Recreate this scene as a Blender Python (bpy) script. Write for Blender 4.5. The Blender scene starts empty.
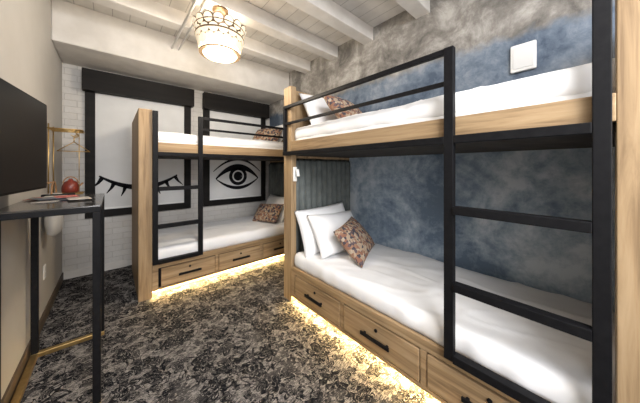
import bpy, bmesh, math, random
from mathutils import Matrix, Vector, noise
random.seed(3)
S = bpy.context.scene
COL = S.collection
H = 1.3

# ------------------------------------------------------------------ materials
def newmat(name):
    m = bpy.data.materials.new(name); m.use_nodes = True
    nt = m.node_tree; nt.nodes.clear()
    o = nt.nodes.new('ShaderNodeOutputMaterial'); b = nt.nodes.new('ShaderNodeBsdfPrincipled')
    nt.links.new(b.outputs[0], o.inputs[0])
    return m, nt, b
def nd(nt, t, **kw):
    n = nt.nodes.new(t)
    for k, v in kw.items():
        if k in n.inputs: n.inputs[k].default_value = v
        else: setattr(n, k, v)
    return n
def coords(nt, sc=(1,1,1), rot=(0,0,0)):
    t = nt.nodes.new('ShaderNodeTexCoord'); m = nt.nodes.new('ShaderNodeMapping')
    m.inputs['Scale'].default_value = sc; m.inputs['Rotation'].default_value = rot
    nt.links.new(t.outputs['Object'], m.inputs['Vector']); return m.outputs[0]
def ramp(nt, stops, fac, interp='LINEAR'):
    r = nt.nodes.new('ShaderNodeValToRGB'); r.color_ramp.interpolation = interp
    el = r.color_ramp.elements
    while len(el) < len(stops): el.new(0.5)
    for e, (p, c) in zip(el, stops):
        e.position = p; e.color = (*c, 1) if len(c) == 3 else c
    nt.links.new(fac, r.inputs[0]); return r.outputs[0]
def mathn(nt, op, a, b=None, c=None):
    n = nt.nodes.new('ShaderNodeMath'); n.operation = op
    for i, v in enumerate((a, b, c)):
        if v is None: continue
        if isinstance(v, (int, float)): n.inputs[i].default_value = v
        else: nt.links.new(v, n.inputs[i])
    return n.outputs[0]
def vmath(nt, op, a, b=None, scale=None):
    n = nt.nodes.new('ShaderNodeVectorMath'); n.operation = op
    nt.links.new(a, n.inputs[0])
    if b is not None:
        if isinstance(b, tuple): n.inputs[1].default_value = b
        else: nt.links.new(b, n.inputs[1])
    if scale is not None: n.inputs['Scale'].default_value = scale
    return n
def mix(nt, f, a, b, mode='MIX'):
    n = nt.nodes.new('ShaderNodeMix'); n.data_type = 'RGBA'; n.blend_type = mode
    for i, v in ((0, f), (6, a), (7, b)):
        if isinstance(v, (int, float)): n.inputs[i].default_value = v
        elif isinstance(v, tuple): n.inputs[i].default_value = (*v, 1)
        else: nt.links.new(v, n.inputs[i])
    return n.outputs[2]
def bump(nt, b, h, st=0.3, dist=0.01):
    n = nt.nodes.new('ShaderNodeBump'); n.inputs['Strength'].default_value = st; n.inputs['Distance'].default_value = dist
    nt.links.new(h, n.inputs['Height']); nt.links.new(n.outputs[0], b.inputs['Normal'])
def pmat(name, c1, c2=None, scale=8, rough=0.6, bst=0.0, bd=0.01, metal=0, stretch=(1,1,1), detail=4, lo=.35, hi=.65, spec=.5):
    m, nt, b = newmat(name); c2 = c2 or tuple(x*.85 for x in c1)
    v = coords(nt, stretch); n = nd(nt, 'ShaderNodeTexNoise', Scale=scale, Detail=detail); nt.links.new(v, n.inputs['Vector'])
    nt.links.new(ramp(nt, [(lo, c1), (hi, c2)], n.outputs[0]), b.inputs['Base Color'])
    b.inputs['Roughness'].default_value = rough; b.inputs['Metallic'].default_value = metal
    b.inputs['Specular IOR Level'].default_value = spec
    if bst: bump(nt, b, n.outputs[0], bst, bd)
    return m
def emat(name, col, st):
    m, nt, b = newmat(name); b.inputs['Base Color'].default_value = (*col, 1)
    b.inputs['Emission Color'].default_value = (*col, 1); b.inputs['Emission Strength'].default_value = st
    v = coords(nt); n = nd(nt, 'ShaderNodeTexNoise', Scale=9.0); nt.links.new(v, n.inputs['Vector'])
    nt.links.new(mathn(nt, 'MULTIPLY_ADD', n.outputs[0], st*.3, st*.85), b.inputs['Emission Strength'])
    return m
def wood(name, axis):
    m, nt, b = newmat(name)
    st = [14, 14, 14]; st[axis] = 0.9
    v = coords(nt, tuple(st))
    n = nd(nt, 'ShaderNodeTexNoise', Scale=2.0, Detail=6.0, Roughness=.6, Distortion=.6); nt.links.new(v, n.inputs['Vector'])
    v2 = coords(nt, tuple(s*.25 for s in st)); n2 = nd(nt, 'ShaderNodeTexNoise', Scale=1.6, Detail=2.0); nt.links.new(v2, n2.inputs['Vector'])
    c = ramp(nt, [(.3, (.20,.13,.07)), (.5, (.36,.25,.14)), (.7, (.46,.335,.20))], n.outputs[0])
    c2 = ramp(nt, [(.3, (.75,.72,.68)), (.7, (1,1,1))], n2.outputs[0])
    nt.links.new(mix(nt, 1.0, c, c2, 'MULTIPLY'), b.inputs['Base Color'])
    b.inputs['Roughness'].default_value = .55; b.inputs['Specular IOR Level'].default_value = .3; bump(nt, b, n.outputs[0], .15, .004)
    return m

WX, WY, WZ = wood('oak_grain_x', 0), wood('oak_grain_y', 1), wood('oak_grain_z', 2)
BLACK = pmat('black_powder_coat', (.005,.005,.006), (.008,.008,.009), 40, .5, .05, .001, spec=.12)
BRASS = pmat('brushed_brass', (.55,.38,.16), (.45,.30,.12), 30, .35, metal=.9)
BRONZE = pmat('antique_bronze', (.20,.13,.07), (.14,.09,.05), 30, .4, metal=.7)
LINEN = pmat('white_linen', (.84,.84,.84), (.78,.78,.79), 3, .9, .25, .02, detail=6, spec=.2)
MATT = pmat('mattress_ticking', (.7,.69,.68), (.6,.59,.58), 6, .9)
SHADE = pmat('roller_shade_fabric', (.68,.68,.67), (.62,.62,.61), 4, .9, spec=.2)
INK = pmat('black_ink', (.006,.006,.008), (.01,.01,.012), 20, .8, spec=.1)
VAL = pmat('dark_stained_wood', (.007,.0065,.006), (.013,.011,.010), 5, .6, .1, .003, stretch=(.3,3,3), spec=.15)
GREEN = pmat('green_grey_velvet', (.095,.11,.105), (.135,.15,.145), 12, .8, .1, .003)
WHITEP = pmat('white_plastic', (.8,.8,.78), (.74,.74,.72), 10, .4)
REDC = pmat('red_enamel', (.20,.03,.018), (.14,.022,.014), 8, .4)
LED = emat('led_warm', (1,.70,.28), 230)
GLOW = emat('frosted_glass_glow', (1,.82,.56), 3.6)
CAPIZ = emat('capiz_shell', (.95,.82,.62), .5)
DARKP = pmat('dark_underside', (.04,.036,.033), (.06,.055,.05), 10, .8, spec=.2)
TAN = pmat('tan_leather', (.35,.2,.1), (.28,.15,.07), 20, .6)
BASEB = pmat('stained_baseboard', (.10,.07,.045), (.07,.05,.03), 20, .6)

def carpet():
    m, nt, b = newmat('distressed_damask_carpet')
    v0 = coords(nt)
    def N(scale, detail=2., dist=0., rough=.5, vec=None):
        n = nd(nt, 'ShaderNodeTexNoise', Scale=float(scale), Detail=float(detail), Distortion=float(dist), Roughness=rough)
        nt.links.new(vec or v0, n.inputs['Vector']); return n
    w = vmath(nt, 'SUBTRACT', N(9, 2).outputs['Color'], (.5,.5,.5)).outputs[0]
    w = vmath(nt, 'SCALE', w, scale=.10).outputs[0]
    v = vmath(nt, 'ADD', v0, w).outputs[0]
    def flower(scale, k, off):
        vv = vmath(nt, 'ADD', v, off).outputs[0]
        vo = nd(nt, 'ShaderNodeTexVoronoi', Scale=float(scale)); vo.voronoi_dimensions = '2D'; vo.inputs['Randomness'].default_value = .8
        nt.links.new(vv, vo.inputs['Vector'])
        d = vmath(nt, 'SUBTRACT', vv, vo.outputs['Position']).outputs[0]
        s = nt.nodes.new('ShaderNodeSeparateXYZ'); nt.links.new(d, s.inputs[0])
        sc = nt.nodes.new('ShaderNodeSeparateColor'); nt.links.new(vo.outputs['Color'], sc.inputs[0])
        th = mathn(nt, 'ADD', mathn(nt, 'ARCTAN2', s.outputs[1], s.outputs[0]), mathn(nt, 'MULTIPLY', sc.outputs[0], 6.28))
        r = mathn(nt, 'MULTIPLY', vo.outputs['Distance'], 2.15)
        pet = mathn(nt, 'MULTIPLY_ADD', mathn(nt, 'ABSOLUTE', mathn(nt, 'COSINE', mathn(nt, 'MULTIPLY', th, k/2))), .50, .42)
        q = mathn(nt, 'DIVIDE', r, pet)
        out = mathn(nt, 'LESS_THAN', q, 1.0)
        veins = mathn(nt, 'GREATER_THAN', mathn(nt, 'SINE', mathn(nt, 'MULTIPLY', q, 17.)), -.55)
        return mathn(nt, 'MULTIPLY', out, veins)
    f1 = flower(5.2, 6, (0,0,0)); f2 = flower(11.5, 4, (3.3,1.7,0)); f3 = flower(20., 5, (7.1,2.2,0))
    vine = mathn(nt, 'LESS_THAN', mathn(nt, 'ABSOLUTE', mathn(nt, 'SUBTRACT', N(7, 2, 1.5).outputs[0], .5)), .020)
    m1 = mathn(nt, 'MAXIMUM', f1, vine)
    m2 = mathn(nt, 'MAXIMUM', m1, mathn(nt, 'MULTIPLY', f2, .97))
    m3 = mathn(nt, 'MAXIMUM', m2, mathn(nt, 'MULTIPLY', f3, .6))
    sv = coords(nt, (35, 200, 1)); st = N(1, 4, 0, .65, sv).outputs[0]
    streak = ramp(nt, [(.44, (0,0,0)), (.55, (1,1,1))], st)
    wear = ramp(nt, [(.42, (0,0,0)), (.48, (1,1,1))], N(42, 5, .3, .8).outputs[0])
    wear2 = ramp(nt, [(.34, (.7,.7,.7)), (.46, (1,1,1))], N(5, 4).outputs[0])
    f = mathn(nt, 'MULTIPLY', mathn(nt, 'MULTIPLY', m3, mathn(nt, 'MULTIPLY_ADD', wear, .4, .6)), wear2)
    ground = mix(nt, streak, (.085,.080,.078), (.30,.28,.262))
    ground = mix(nt, mathn(nt, 'MULTIPLY_ADD', wear, -.55, .55), ground, (.02,.02,.022))
    nt.links.new(mix(nt, f, ground, (.007,.0075,.010)), b.inputs['Base Color']); b.inputs['Roughness'].default_value = .95
    b.inputs['Specular IOR Level'].default_value = .05
    bump(nt, b, N(160, 2).outputs[0], .5, .01)
    return m
CARPET = carpet()

def bluewall():
    m, nt, b = newmat('blue_limewash_and_concrete')
    v = coords(nt)
    def N(scale, detail=4., dist=0., rough=.55):
        n = nd(nt, 'ShaderNodeTexNoise', Scale=float(scale), Detail=float(detail), Distortion=float(dist), Roughness=rough)
        nt.links.new(v, n.inputs['Vector']); return n.outputs[0]
    n1 = mathn(nt, 'MULTIPLY_ADD', N(14, 6, .3, .7), .3, mathn(nt, 'MULTIPLY', N(1.9, 6, .5, .62), .7)); n2 = N(9, 5)
    blue = ramp(nt, [(.40, (.13,.185,.26)), (.46, (.23,.30,.39)), (.52, (.35,.43,.515)), (.60, (.56,.62,.68))], n1)
    conc = ramp(nt, [(.36, (.10,.092,.083)), (.5, (.22,.205,.185)), (.64, (.42,.40,.37))], N(3.4, 10, .3, .72))
    sep = nt.nodes.new('ShaderNodeSeparateXYZ'); nt.links.new(v, sep.inputs[0])
    z = mathn(nt, 'ADD', sep.outputs[2], mathn(nt, 'MULTIPLY_ADD', n2, .16, -.08))
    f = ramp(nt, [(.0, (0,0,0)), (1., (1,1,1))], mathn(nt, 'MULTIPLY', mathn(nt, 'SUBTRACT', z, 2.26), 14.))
    up = ramp(nt, [(.0, (1,1,1)), (1., (.46,.46,.48))], mathn(nt, 'MULTIPLY', mathn(nt, 'SUBTRACT', z, 1.42), 5.))  # blue darkened above slab level; lower bunk's brighter light put into the colour
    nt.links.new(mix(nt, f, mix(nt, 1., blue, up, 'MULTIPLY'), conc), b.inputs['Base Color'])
    b.inputs['Roughness'].default_value = .8; bump(nt, b, N(14, 8, .4, .7), .3, .02)
    return m
BLUE = bluewall()

def brick():
    m, nt, b = newmat('white_painted_brick')
    v = coords(nt, (1,1,1), (math.radians(90),0,0))
    br = nd(nt, 'ShaderNodeTexBrick', Scale=1.0, **{'Mortar Size': .005, 'Brick Width': .21, 'Row Height': .075, 'Mortar Smooth': .6})
    nt.links.new(v, br.inputs['Vector'])
    br.inputs['Color1'].default_value = (.58,.56,.53,1); br.inputs['Color2'].default_value = (.54,.52,.49,1); br.inputs['Mortar'].default_value = (.47,.45,.42,1)
    nt.links.new(br.outputs[0], b.inputs['Base Color']); b.inputs['Roughness'].default_value = .7
    n = nd(nt, 'ShaderNodeTexNoise', Scale=25.0); nt.links.new(v, n.inputs['Vector'])
    h = mathn(nt, 'ADD', mathn(nt, 'MULTIPLY', br.outputs['Fac'], -.8), mathn(nt, 'MULTIPLY', n.outputs[0], .7))
    bump(nt, b, h, .55, .01)
    return m
BRICK = brick()
PLASTER = pmat('warm_plaster', (.52,.50,.47), (.47,.45,.42), 2, .8, .08, .01, spec=.2)
def ceilmat():
    m, nt, b = newmat('painted_board_ceiling')
    v = coords(nt); sep = nt.nodes.new('ShaderNodeSeparateXYZ'); nt.links.new(v, sep.inputs[0])
    n = nd(nt, 'ShaderNodeTexNoise', Scale=4.0, Detail=6.0); nt.links.new(v, n.inputs['Vector'])
    base = ramp(nt, [(.3, (.50,.475,.44)), (.7, (.66,.63,.59))], n.outputs[0])
    fr = mathn(nt, 'FRACT', mathn(nt, 'MULTIPLY', sep.outputs[0], 7.))
    g = ramp(nt, [(.0, (.35,.35,.35)), (.06, (1,1,1))], fr)
    nt.links.new(mix(nt, 1., base, g, 'MULTIPLY'), b.inputs['Base Color']); b.inputs['Roughness'].default_value = .75
    return m
CEIL = ceilmat()
BEAM = pmat('painted_beam', (.66,.63,.59), (.56,.53,.49), 5, .75, .2, .01, detail=6)
def patterned():
    m, nt, b = newmat('patterned_textile')
    v = coords(nt)
    vo = nd(nt, 'ShaderNodeTexVoronoi', Scale=44.0); nt.links.new(v, vo.inputs['Vector'])
    sp = nt.nodes.new('ShaderNodeSeparateColor'); nt.links.new(vo.outputs['Color'], sp.inputs[0])
    c = ramp(nt, [(0, (.24,.11,.07)), (.2, (.36,.27,.19)), (.42, (.05,.045,.06)), (.58, (.28,.16,.10)), (.75, (.42,.34,.25)), (.9, (.10,.07,.08))], sp.outputs[0], 'CONSTANT')
    nt.links.new(c, b.inputs['Base Color']); b.inputs['Roughness'].default_value = .9
    return m
PATT = patterned()
def screen():
    m, nt, b = newmat('tv_screen_glass')
    v = coords(nt); n = nd(nt, 'ShaderNodeTexNoise', Scale=1.0); nt.links.new(v, n.inputs['Vector'])
    nt.links.new(ramp(nt, [(0, (.004,.004,.005)), (1, (.008,.008,.009))], n.outputs[0]), b.inputs['Base Color'])
    b.inputs['Roughness'].default_value = .35; b.inputs['Specular IOR Level'].default_value = .12; return m
SCREEN = screen()
TOPM = pmat('dark_lacquer_top', (.03,.028,.027), (.05,.045,.04), 12, .12)

# ------------------------------------------------------------------ helpers
def empty(name, loc=(0,0,0)):
    e = bpy.data.objects.new(name, None); e.location = loc; e.empty_display_size = .1; COL.objects.link(e); return e
def mk(name, bm, mat, parent=None, smooth=False, bev=0.0, seg=2):
    bmesh.ops.recalc_face_normals(bm, faces=bm.faces)
    me = bpy.data.meshes.new(name); bm.to_mesh(me); bm.free()
    for mm in (mat if isinstance(mat, (list, tuple)) else [mat]): me.materials.append(mm)
    if smooth:
        for p in me.polygons: p.use_smooth = True
    o = bpy.data.objects.new(name, me); COL.objects.link(o)
    if parent:
        o.parent = parent; o.matrix_parent_inverse = Matrix.Translation(parent.location).inverted()
    if bev:
        md = o.modifiers.new('bevel', 'BEVEL'); md.width = bev; md.segments = seg; md.limit_method = 'ANGLE'
    return o
def addbox(bm, x0, x1, y0, y1, z0, z1, T=None, mi=0):
    ps = [(x, y, z) for x in (x0, x1) for y in (y0, y1) for z in (z0, z1)]
    vs = [bm.verts.new(T(*p) if T else p) for p in ps]
    for f in ((0,1,3,2), (4,6,7,5), (0,4,5,1), (2,3,7,6), (0,2,6,4), (1,5,7,3)):
        fc = bm.faces.new([vs[i] for i in f]); fc.material_index = mi
def boxes(name, lst, mat, parent=None, T=None, bev=.003):
    bm = bmesh.new()
    for b in lst: addbox(bm, *b, T=T)
    return mk(name, bm, mat, parent, bev=bev)
def rod(bm, a, b, r, seg=10, T=None):
    a = Vector(a); b = Vector(b); d = (b-a).normalized()
    up = Vector((0,0,1)) if abs(d.z) < .9 else Vector((1,0,0))
    u = d.cross(up).normalized(); w = d.cross(u)
    R = []
    for p in (a, b):
        R.append([bm.verts.new(T(*(p+u*r*math.cos(t)+w*r*math.sin(t))) if T else p+u*r*math.cos(t)+w*r*math.sin(t)) for t in [2*math.pi*i/seg for i in range(seg)]])
    for i in range(seg):
        j = (i+1) % seg; bm.faces.new((R[0][i], R[0][j], R[1][j], R[1][i]))
    bm.faces.new(R[0]); bm.faces.new(R[1])
def lathe(bm, prof, c, seg=32, wav=0, n=12):
    rings = []
    for r, z in prof:
        rings.append([bm.verts.new((c[0]+(r*(1+wav*abs(math.sin(n*t/2))))*math.cos(t), c[1]+(r*(1+wav*abs(math.sin(n*t/2))))*math.sin(t), c[2]+z)) for t in [2*math.pi*i/seg for i in range(seg)]])
    for a, b in zip(rings, rings[1:]):
        for i in range(seg):
            j = (i+1) % seg; bm.faces.new((a[i], a[j], b[j], b[i]))
    bm.faces.new(rings[0]); bm.faces.new(rings[-1])
def softslab(name, x0, x1, y0, y1, z0, z1, r, mat, parent=None, T=None, amp=.012, seed=0, cuts=(60, 30, 6), sag=0.0):
    bm = bmesh.new(); nx, ny, nz = cuts
    vd = {}
    def V(i, j, k):
        key = (i, j, k)
        if key in vd: return vd[key]
        p = Vector((x0+(x1-x0)*i/nx, y0+(y1-y0)*j/ny, z0+(z1-z0)*k/nz))
        q = Vector((min(max(p.x, x0+r), x1-r), min(max(p.y, y0+r), y1-r), min(max(p.z, z0+min(r,(z1-z0)*.4)), z1-min(r,(z1-z0)*.6))))
        d = p-q
        if d.length > 1e-6: p = q+d.normalized()*min(r, max(abs(d.x), abs(d.y), abs(d.z)))
        t = k/nz
        w = noise.noise(Vector((p.x*3.1+seed, p.y*4.3, seed*1.7)))*.6+noise.noise(Vector((p.x*8+p.y*5+seed, p.y*9-p.x*3, 3.1)))*.35
        w += .5*max(0, 1-abs(noise.noise(Vector((p.x*2.2+seed, p.y*5.0+p.x*2, 9)))*9))
        p.z += amp*w*t
        f = noise.noise(Vector((p.x*9, p.z*6, seed+5)))*amp*.9
        if j == 0: p.y += f
        v = bm.verts.new(T(*p) if T else p); vd[key] = v; return v
    def F(*a):
        try: bm.faces.new([V(*q) for q in a])
        except ValueError: pass
    for i in range(nx):
        for j in range(ny):
            for k in (0, nz): F((i,j,k),(i+1,j,k),(i+1,j+1,k),(i,j+1,k))
    for i in range(nx):
        for k in range(nz):
            for j in (0, ny): F((i,j,k),(i+1,j,k),(i+1,j,k+1),(i,j,k+1))
    for j in range(ny):
        for k in range(nz):
            for i in (0, nx): F((i,j,k),(i,j+1,k),(i,j+1,k+1),(i,j,k+1))
    return mk(name, bm, mat, parent, smooth=True)
def pillow(name, w, h, t, mat, loc, normal_yaw, lean, roll=0, seed=0):
    bm = bmesh.new(); n = 24; top = {}; bot = {}
    for i in range(n+1):
        for j in range(n+1):
            a = -1+2*i/n; b = -1+2*j/n
            pin = 1-.06*(1-a*a)*abs(b)**3
            pin2 = 1-.06*(1-b*b)*abs(a)**3
            x = a*w/2*pin2; y = b*h/2*pin
            e = max(0, (1-abs(a)**2.6))*max(0, (1-abs(b)**2.6))
            z = t/2*e**.55
            z += .010*noise.noise(Vector((x*9+seed, y*9, seed)))*(e**.5)
            z2 = t/2*e**.55
            top[i, j] = bm.verts.new((x, y, z))
            bot[i, j] = top[i, j] if (i in (0, n) or j in (0, n)) else bm.verts.new((x, y, -z2))
    for i in range(n):
        for j in range(n):
            bm.faces.new((top[i,j], top[i+1,j], top[i+1,j+1], top[i,j+1]))
            try: bm.faces.new((bot[i,j], bot[i,j+1], bot[i+1,j+1], bot[i+1,j]))
            except ValueError: pass
    M = Matrix.Translation(loc) @ Matrix.Rotation(math.radians(normal_yaw), 4, 'Z') @ Matrix.Rotation(math.radians(90-lean), 4, 'X') @ Matrix.Rotation(math.radians(roll), 4, 'Z')
    o = mk(name, bm, mat, smooth=True); o.matrix_world = M
    return o

# ------------------------------------------------------------------ room
XL, XR, YB, YN, ZC = -.434, 2.27, 4.03, -1.7, 2.93
boxes('floor', [(XL-.1, XR+.1, YN-.1, YB+.1, -.1, 0)], CARPET, bev=0)
boxes('ceiling', [(XL-.1, XR+.1, YN-.1, YB+.1, ZC, ZC+.1)], CEIL, bev=0)
boxes('wall_left', [(XL-.1, XL, YN, YB, 0, ZC)], PLASTER, bev=0)
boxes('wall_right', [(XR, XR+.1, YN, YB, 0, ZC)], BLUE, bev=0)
boxes('wall_back', [(XL-.1, XR+.1, YB, YB+.1, 0, ZC)], BRICK, bev=0)
boxes('wall_near', [(XL-.1, XR+.1, YN-.1, YN, 0, ZC)], PLASTER, bev=0)
boxes('trim_soffit', [(XL, XR, 3.36, YB, 2.52, ZC)], BEAM, bev=.01)
for i, y in enumerate((-.9, -.25, .40, 1.05, 1.70, 2.27, 2.85)):
    boxes('ceiling_beam' if i == 0 else 'ceiling_beam.%03d' % i, [(XL, XR, y-.07, y+.07, ZC-.15, ZC)], BEAM, bev=.006)
boxes('baseboard_left', [(XL, XL+.012, YN, YB-.015, 0, .09)], BASEB, bev=.002)
boxes('baseboard_back', [(XL, .15, YB-.012, YB, 0, .09)], BEAM, bev=.002)
bm = bmesh.new()
rod(bm, (.55, .2, 2.77), (.55, 3.36, 2.77), .012); rod(bm, (.62, .2, 2.77), (.62, 3.36, 2.77), .009)
mk('ceiling_conduit', bm, WHITEP, smooth=True)

# ------------------------------------------------------------------ windows with printed shades
def window(name, x0, x1):
    e = empty(name, ((x0+x1)/2, YB, 1.5)); z0, z1 = .69, 2.47; f = .09
    boxes('frame', [(x0, x0+f, YB-.05, YB, z0, z1), (x1-f, x1, YB-.05, YB, z0, z1), (x0+f, x1-f, YB-.05, YB, z0, z0+f), (x0+f, x1-f, YB-.05, YB, z1-f, z1)], VAL, e)
    boxes('valance', [(x0-.02, x1+.02, YB-.16, YB-.05, 2.22, z1)], VAL, e)
    boxes('shade', [(x0+f, x1-f, YB-.03, YB-.02, z0+f, 2.30)], SHADE, e, bev=0)
    boxes('hem_bar', [(x0+f, x1-f, YB-.036, YB-.018, z0+f, z0+f+.025)], WHITEP, e)
    return e
def ribbon(bm, pts, w0, w1=None, y=YB-.034):
    n = len(pts); L = []
    for i, p in enumerate(pts):
        a = Vector(pts[max(i-1, 0)]); b = Vector(pts[min(i+1, n-1)]); d = (b-a).normalized(); nn = Vector((-d.y, d.x))
        t = i/(n-1)
        w = w0(t) if callable(w0) else (w0+(w1-w0)*t if w1 is not None else w0)
        L.append([bm.verts.new((p[0]+nn.x*s*w/2, yy, p[1]+nn.y*s*w/2)) for yy in (y, YB-.03) for s in (-1, 1)])
    for a, b in zip(L, L[1:]):
        for q in ((0,1,1,0,0), (2,3,3,2,1), (0,2,2,0,2), (1,3,3,1,3)):
            bm.faces.new((a[q[0]], a[q[1]], b[q[1]], b[q[0]]))
w1 = window('window_1', -.245, .90)
bm = bmesh.new()
cx, cz = .30, 1.20
arc = [(cx+.42*t, cz-.16*(1-t*t)) for t in [-1+i/12 for i in range(25)]]
ribbon(bm, arc, lambda t: .018+.05*math.sin(math.pi*t))
for k in range(8):
    t = -.93+.266*k; p = (cx+.42*t, cz-.16*(1-t*t))
    l = .13; q = (p[0]+t*.11, p[1]-l)
    ribbon(bm, [p, ((p[0]+q[0])/2-.014*t, (p[1]+q[1])/2), q], .05, .008)
mk('closed_eye_print', bm, INK, w1)
w2 = window('window_2', 1.08, 2.16)
bm = bmesh.new(); cx, cz = 1.64, 1.14
ts = [-1+i/14 for i in range(29)]
ribbon(bm, [(cx+.37*t, cz-.02+.20*(1-t*t)) for t in ts], lambda t: .02+.08*math.sin(math.pi*t))
ribbon(bm, [(cx+.37*t, cz-.02-.16*(1-t*t)) for t in ts], lambda t: .012+.045*math.sin(math.pi*t))
ribbon(bm, [(cx+.41*t, cz+.10+.21*(1-t*t)) for t in ts], lambda t: .01+.03*math.sin(math.pi*t))
ribbon(bm, [(cx+.13*math.cos(a), cz+.02+.13*math.sin(a)) for a in [2*math.pi*i/32 for i in range(33)]], .055)
ribbon(bm, [(cx+.04*math.cos(a), cz+.02+.04*math.sin(a)) for a in [2*math.pi*i/24 for i in range(25)]], .078)
mk('open_eye_print', bm, INK, w2)

# ------------------------------------------------------------------ bunk beds
def bunk(name, T, L, D, base, wl, pw=.13, ladder=(.14, .68), rail=1.91, ptop=2.1):
    e = empty(name, base)
    boxes('end_panels', [(0, pw, 0, .06, .0, ptop), (L-pw, L, 0, .06, .0, ptop), (0, .04, .06, D, .0, ptop), (L-.04, L, .06, D, .0, ptop)], WZ, e, T, .004)
    boxes('lower_base', [(pw, L-pw, 0, .03, .285, .345), (pw, L-pw, 0, .03, .06, .085), (pw, L-pw, .03, D, .06, .075), (.04, L-.04, .03, D, .285, .30),
        (pw, pw+.05, 0, .03, .085, .285), (L-pw-.05, L-pw, 0, .03, .085, .285)] , wl, e, T, .003)
    n = 3; a = pw+.05; b = L-pw-.05; wdt = (b-a)/n
    dr = []; st = []; hd = []; lk = bmesh.new()
    for i in range(n):
        s0 = a+wdt*i+.018; s1 = a+wdt*(i+1)-.018
        dr.append((s0+.006, s1-.006, -.006, .02, .094, .276))
        if i: st.append((a+wdt*i-.018, a+wdt*i+.018, 0, .03, .085, .285))
        c = (s0+s1)/2
        hd += [(c-.11, c+.11, -.036, -.024, .170, .192), (c-.095, c-.08, -.026, -.006, .174, .188), (c+.08, c+.095, -.026, -.006, .174, .188)]
        rod(lk, (c+.0, -.012, .235), (c+.0, -.006, .235), .011, T=T)
    boxes('stiles', st, wl, e, T); boxes('drawer_fronts', dr, wl, e, T, .003)
    boxes('drawer_backs', [(a, b, .021, .03, .086, .284)], BLACK, e, T, 0)
    boxes('drawer_handles', hd, BLACK, e, T, .002); mk('drawer_locks', lk, BLACK, e)
    boxes('toe_kick', [(pw, L-pw, .09, .11, 0, .06)], wl, e, T, 0)
    boxes('led_strip', [(pw, L-pw, .022, .042, .050, .059)], LED, e, T, 0)
    boxes('upper_fascia', [(pw, L-pw, 0, .03, 1.462, 1.56), (.04, L-.04, D-.03, D, 1.44, 1.56)], wl, e, T, .003)
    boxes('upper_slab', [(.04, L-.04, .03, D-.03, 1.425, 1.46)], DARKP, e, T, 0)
    l0, l1 = ladder; m = .045; fy0, fy1 = -.035, .0
    fr = [(l0, l0+m, fy0, fy1, .335, rail), (l1-m, l1, fy0, fy1, .335, rail)]
    for z in (1.09, .71, .355): fr.append((l0+m, l1-m, fy0-.01, fy1+.0, z-.02, z+.02))
    fr.append((l0+m, l1-m, fy0, fy1, 1.422, 1.462)); fr.append((l1, L-.03, fy0, fy1, 1.422, 1.460))
    fr += [(l1, L-.03, fy0+.005, fy1-.005, rail-.03, rail), (l1, L-.03, fy0+.01, fy1-.01, 1.72, 1.745), (L-.06, L-.03, fy0+.004, fy1, 1.46, rail-.03)]
    boxes('steel_ladder_and_guard_rail', fr, BLACK, e, T, .003)
    bm = bmesh.new(); nch = 11; y0 = .07; y1 = D-.02
    for i in range(nch):
        ya = y0+(y1-y0)*i/nch; yb = y0+(y1-y0)*(i+1)/nch; seg = 8; P = []
        for k in range(seg+1):
            t = k/seg; yy = ya+(yb-ya)*t; xx = L-.045-.015-.035*math.sin(math.pi*t)**.7
            P.append([bm.verts.new(T(xx, yy, z)) for z in (.40, 1.36, )]+[bm.verts.new(T(L-.042, yy, z)) for z in (1.40, .40)])
        for p, q in zip(P, P[1:]):
            for r in range(4): bm.faces.new((p[r], q[r], q[(r+1)%4], p[(r+1)%4]))
    mk('channel_headboard', bm, GREEN, e, smooth=True)
    softslab('lower_mattress', .05, L-.10, .04, D-.03, .302, .40, .03, MATT, e, T, 0.0, 1, (10, 6, 2))
    softslab('upper_mattress', .05, L-.05, .035, D-.04, 1.462, 1.60, .03, MATT, e, T, 0.0, 1, (10, 6, 2))
    return e
TN = lambda x, y, z: (1.30+y, -.20+x, z)
TF = lambda x, y, z: (.19+x, 2.86+y, z)
LN, DN, LF, DF = 2.22, .95, 2.03, 1.00
bunk('bunk_bed', TN, LN, DN, (1.78, .9, 0), WY)
bunk('bunk_bed.001', TF, LF, DF, (1.2, 3.36, 0), WX, pw=.11, ladder=(.11, .57), rail=1.87, ptop=1.88)
softslab('duvet', .06, LN-.12, .015, DN-.03, .33, .475, .055, LINEN, None, TN, .014, 2, (110, 50, 6))
softslab('duvet.001', .06, LN-.10, .035, DN-.05, 1.565, 1.70, .05, LINEN, None, TN, .011, 5, (110, 50, 6))
softslab('duvet.002', .06, LF-.12, .015, DF-.03, .33, .475, .055, LINEN, None, TF, .012, 7, (90, 40, 6))
softslab('duvet.003', .06, LF-.10, .035, DF-.05, 1.565, 1.68, .05, LINEN, None, TF, .010, 9, (90, 40, 6))
pillow('pillow', .70, .46, .17, LINEN, (1.68, 1.80, .68), 0, 20, 2, 1)
pillow('pillow.001', .66, .42, .17, LINEN, (1.72, 1.67, .655), 4, 32, -3, 4)
pillow('patterned_cushion', .56, .37, .15, PATT, (1.73, 1.44, .63), 22, 42, 4, 3)
pillow('pillow.002', .66, .42, .16, LINEN, (1.74, 1.82, 1.88), 0, 30, 0, 6)
pillow('patterned_cushion.001', .56, .34, .15, PATT, (1.70, 1.52, 1.84), 12, 40, 4, 8)
pillow('pillow.003', .66, .42, .16, LINEN, (2.0, 3.36, .65), -90, 25, 0, 9)
pillow('patterned_cushion.002', .50, .32, .14, PATT, (1.80, 3.25, .61), -75, 38, 4, 5)
pillow('pillow.004', .62, .40, .16, LINEN, (2.0, 3.36, 1.84), -90, 35, 0, 12)
pillow('patterned_cushion.003', .50, .32, .14, PATT, (1.78, 3.25, 1.79), -65, 38, 0, 15)

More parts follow.
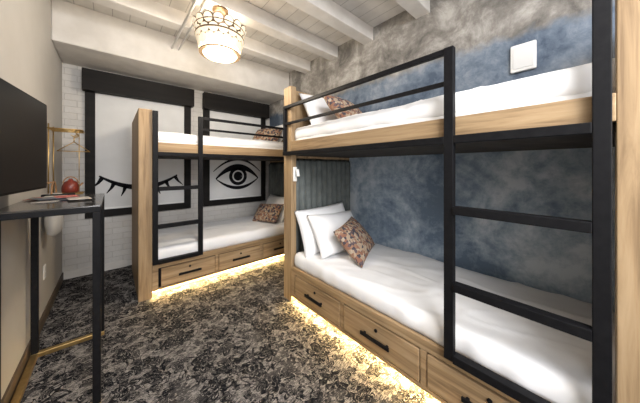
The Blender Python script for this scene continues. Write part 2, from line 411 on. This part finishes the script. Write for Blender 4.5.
def reading(name, p):
    e = empty(name, p); bm = bmesh.new(); x, y, z = p
    addbox(bm, x-.02, x+.02, y-.02, y, z-.07, z+.07); mk('backplate', bm, WHITEP, e, bev=.006)
    bm = bmesh.new(); rod(bm, (x, y-.02, z+.02), (x, y-.06, z+.02), .006); rod(bm, (x, y-.05, z+.045), (x, y-.065, z-.02), .016, 14); mk('head', bm, WHITEP, e, smooth=False)
reading('reading_lamp', (1.335, 1.888, 1.24))

e = empty('wall_thermostat_box', (XR, .3, 2.11))
boxes('housing', [(XR-.03, XR, .23, .375, 2.01, 2.21)], WHITEP, e, bev=.008)
boxes('face', [(XR-.036, XR-.03, .245, .36, 2.03, 2.19)], SHADE, e, bev=.003)

# ------------------------------------------------------------------ chandelier
cxn, cyn = .76, 2.27; dz = -.02
e = empty('ceiling_chandelier', (cxn, cyn, 2.55))
bm = bmesh.new(); lathe(bm, [(.07, 2.78), (.07, 2.765), (.05, 2.75)], (cxn, cyn, 0)); lathe(bm, [(.012, 2.76), (.012, 2.45)], (cxn, cyn, 0), 12); mk('canopy_and_stem', bm, BRONZE, e)
bm = bmesh.new()
for z, r in ((2.60, .212), (2.535, .205), (2.385, .172)):
    lathe(bm, [(r, z+.006+dz), (r+.008, z+.006+dz), (r+.008, z-.006+dz), (r, z-.006+dz)], (cxn, cyn, 0), 48)
for k in range(3):
    a = 2.1*k; rod(bm, (cxn, cyn, 2.60+dz), (cxn+.21*math.cos(a), cyn+.21*math.sin(a), 2.60+dz), .005)
mk('hoops', bm, BRONZE, e)
bm = bmesh.new(); lathe(bm, [(.16, 2.50+dz), (.168, 2.47+dz), (.165, 2.40+dz), (.14, 2.365+dz), (.06, 2.35+dz)], (cxn, cyn, 0), 48); mk('glass_diffuser', bm, GLOW, e, smooth=True)
def petal(bm, ang, zc, r, R, flare):
    vs = []; n = 14; zc += dz
    for k in range(n):
        t = 2*math.pi*k/n; a = ang+R*math.cos(t)/r; zz = R*math.sin(t); rr = r+flare*(zz+R)
        vs.append(bm.verts.new((cxn+rr*math.cos(a), cyn+rr*math.sin(a), zc+zz)))
    f = bm.faces.new(vs); ex = bmesh.ops.extrude_face_region(bm, geom=[f])
    for v in ex['geom']:
        if isinstance(v, bmesh.types.BMVert): v.co += Vector((math.cos(ang), math.sin(ang), 0))*.004
bm = bmesh.new()
for i in range(16): petal(bm, 2*math.pi*i/16, 2.60, .195, .046, .35)
for i in range(16): petal(bm, 2*math.pi*(i+.5)/16, 2.525, .189, .046, .2)
mk('bronze_petals', bm, BRONZE, e)
bm = bmesh.new()
for i in range(16): petal(bm, 2*math.pi*i/16, 2.602, .204, .036, .35)
for i in range(16): petal(bm, 2*math.pi*(i+.5)/16, 2.525, .197, .039, .2)
for i in range(16): petal(bm, 2*math.pi*i/16, 2.455, .178, .042, .18)
mk('capiz_petals', bm, CAPIZ, e)

# ------------------------------------------------------------------ TV
e = empty('wall_mounted_television', (-.34, 1.72, 1.45))
p1 = Vector((-.293, 2.15, 0)); dr = Vector((-.057, -.533, 0)).normalized(); nn = Vector((-dr.y, dr.x, 0))
if nn.x < 0: nn = -nn
TT = lambda x, y, z: tuple(p1+dr*x+nn*y+Vector((0,0,z)))
boxes('housing', [(0, .88, -.028, -.001, 1.18, 1.68)], BLACK, e, TT, .004)
boxes('screen', [(.008, .872, -.001, .001, 1.192, 1.672)], SCREEN, e, TT, 0)
boxes('wall_bracket', [(.34, .54, -.055, -.028, 1.33, 1.53)], BLACK, e, TT)
# ------------------------------------------------------------------ bar table
e = empty('bar_table', (-.23, 2.15, 0))
ax0, ax1, ay0, ay1, zt = XL+.02, -.045, 1.74, 2.52, 1.10
boxes('top', [(ax0, ax1, ay0, ay1, zt-.010, zt)], TOPM, e)
boxes('apron', [(ax0, ax1, ay0, ay0+.03, zt-.038, zt-.010), (ax0, ax1, ay1-.03, ay1, zt-.038, zt-.010), (ax0, ax0+.03, ay0+.03, ay1-.03, zt-.038, zt-.010), (ax1-.03, ax1, ay0+.03, ay1-.03, zt-.038, zt-.010)], BLACK, e)
q = .034
legs = [(x, x+q, y, y+q, .03, zt-.038) for x in (ax0, ax1-q) for y in (ay0, ay1-q)]
boxes('legs', legs, BLACK, e)
boxes('foot_rails', [(ax0, ax1, ay0, ay0+q, 0, .03), (ax0, ax1, ay1-q, ay1, 0, .03), (ax0, ax0+q, ay0+q, ay1-q, 0, .03)], BRASS, e)
cols = [(.5,.45,.4), (.08,.09,.12), (.45,.1,.08), (.6,.58,.5)]
e = empty('leaflets', (-.2, 2.1, zt))
for i in range(7):
    x = random.uniform(-.34, -.12); y = random.uniform(1.85, 2.4); a = random.uniform(-.6, .6)
    Tq = lambda px, py, pz, x=x, y=y, a=a: (x+px*math.cos(a)-py*math.sin(a), y+px*math.sin(a)+py*math.cos(a), pz)
    boxes('leaflet_%d' % i, [(-.05, .05, -.075, .075, zt+.0005+i*.0022, zt+.0025+i*.0022)], pmat('leaflet_paper_%d' % i, cols[i % 4], tuple(c*.5 for c in cols[i % 4]), 25, .5), e, Tq, 0)
e = empty('tv_remote', (-.3, 2.44, zt))
boxes('body', [(-.36, -.20, 2.43, 2.47, zt, zt+.018)], BLACK, e)

# ------------------------------------------------------------------ wall rack
e = empty('brass_wall_rack', (-.35, 3.3, 1.3)); bm = bmesh.new()
ya, yb = 3.18, 3.42
for z in (1.66, 1.055):
    x1 = XL+.22
    rod(bm, (XL, ya, z), (x1, ya, z), .006); rod(bm, (XL, yb, z), (x1, yb, z), .006); rod(bm, (x1, ya, z), (x1, yb, z), .006)
    for k in range(6): yy = ya+(yb-ya)*k/5; rod(bm, (XL, yy, z), (x1, yy, z), .003)
for y in (ya, yb):
    rod(bm, (XL+.008, y, 1.0), (XL+.008, y, 1.70), .005)
rod(bm, (XL+.2, ya, 1.66), (XL+.2, ya, 1.055), .003)
# hooks and wire hanger under the top bar
for k in range(3):
    y = ya+.04+.08*k; x = XL+.16
    P = [(x+.02*math.sin(t), y, 1.655-.03+.022*math.cos(t)) for t in [math.pi*1.3*i/8 for i in range(9)]]
    for a, b in zip(P, P[1:]): rod(bm, a, b, .0035, 8)
hy = 3.26; hx = XL+.16
for a, b in (((hx, hy, 1.60), (hx, hy, 1.55)), ((hx, hy, 1.55), (hx-.11, hy, 1.46)), ((hx, hy, 1.55), (hx+.11, hy, 1.46)), ((hx-.11, hy, 1.46), (hx+.11, hy, 1.46))):
    rod(bm, a, b, .004, 8)
mk('wire_frame', bm, BRASS, e, smooth=True)
kx, ky, kz = -.30, 3.3, 1.064
e = empty('red_kettle', (kx, ky, kz)); bm = bmesh.new()
lathe(bm, [(.05, 0), (.062, .01), (.06, .06), (.045, .10), (.02, .115), (.012, .13), (.0105, .135)], (kx, ky, kz), 24); mk('body', bm, REDC, e, smooth=True)
bm = bmesh.new(); P = [(kx+.05*math.cos(t), ky-.0, kz+.09+.06*math.sin(t)) for t in [math.pi*i/10 for i in range(11)]]
for a, b in zip(P, P[1:]): rod(bm, a, b, .005, 8)
rod(bm, (kx+.045, ky, kz+.05), (kx+.085, ky, kz+.09), .008, 8); mk('handle_and_spout', bm, TAN, e)
e = empty('hanging_laundry_bag', (XL+.04, 3.05, .85)); bm = bmesh.new()
lathe(bm, [(.03, .0), (.10, .03), (.13, .12), (.125, .30), (.11, .36)], (0, 0, 0), 28)
for v in bm.verts: v.co = Vector((v.co.x*.42+XL+.06, v.co.y*1.0+3.02, v.co.z+.72))
mk('bag', bm, SHADE, e, smooth=True)
bm = bmesh.new(); P = [(XL+.06, 3.02+.11*math.cos(t), 1.08+.10*math.sin(t)) for t in [math.pi*i/12 for i in range(13)]]
for a, b in zip(P, P[1:]): rod(bm, a, b, .006, 8)
rod(bm, (XL, 3.02, 1.17), (XL+.07, 3.02, 1.18), .007); mk('strap_and_hook', bm, TAN, e)
e = empty('wall_outlet', (XL, 3.05, .42)); boxes('plate', [(XL, XL+.008, 3.01, 3.085, .36, .475)], WHITEP, e); boxes('sockets', [(XL+.008, XL+.010, 3.03, 3.065, .375, .41), (XL+.008, XL+.010, 3.03, 3.065, .425, .46)], SHADE, e)

# ------------------------------------------------------------------ lights
def area(name, loc, target, sx, sy, power, col):
    l = bpy.data.lights.new(name, 'AREA'); l.shape = 'RECTANGLE'; l.size = sx; l.size_y = sy; l.energy = power; l.color = col
    o = bpy.data.objects.new(name, l); COL.objects.link(o); o.location = loc
    o.rotation_euler = (Vector(target)-Vector(loc)).to_track_quat('-Z', 'Y').to_euler(); return o
def point(name, loc, power, col, r=.05):
    l = bpy.data.lights.new(name, 'POINT'); l.energy = power; l.color = col; l.shadow_soft_size = r
    o = bpy.data.objects.new(name, l); COL.objects.link(o); o.location = loc
area('fill_light_high', (.3, -.9, 2.7), (.9, 1.6, .6), 1.2, 1.0, 110, (.98, .98, 1))  # added fill from above and behind the camera, no fixture modelled
area('fill_light_rear', (.3, -1.55, 1.5), (1.5, 2.2, .9), 1.3, 1.8, 72, (.98, .98, 1))  # added soft fill at the near wall
point('chandelier_bulb', (cxn, cyn, 2.24), 46, (1, .89, .74), .12)
point('chandelier_uplight', (cxn, cyn, 2.63), 20, (1, .86, .66), .1)
w = bpy.data.worlds.new('world'); S.world = w; w.use_nodes = True
w.node_tree.nodes['Background'].inputs[0].default_value = (.8, .85, 1, 1); w.node_tree.nodes['Background'].inputs[1].default_value = .5

# ------------------------------------------------------------------ camera
c = bpy.data.cameras.new('camera'); co = bpy.data.objects.new('camera', c); COL.objects.link(co)
c.sensor_width = 36; c.lens = 235*36/640; c.shift_y = -33.5/640; c.clip_start = .02
co.location = (0, 0, H); co.rotation_euler = (math.radians(90), 0, -math.radians(41.5))
S.camera = co
S.view_settings.view_transform = 'Standard'
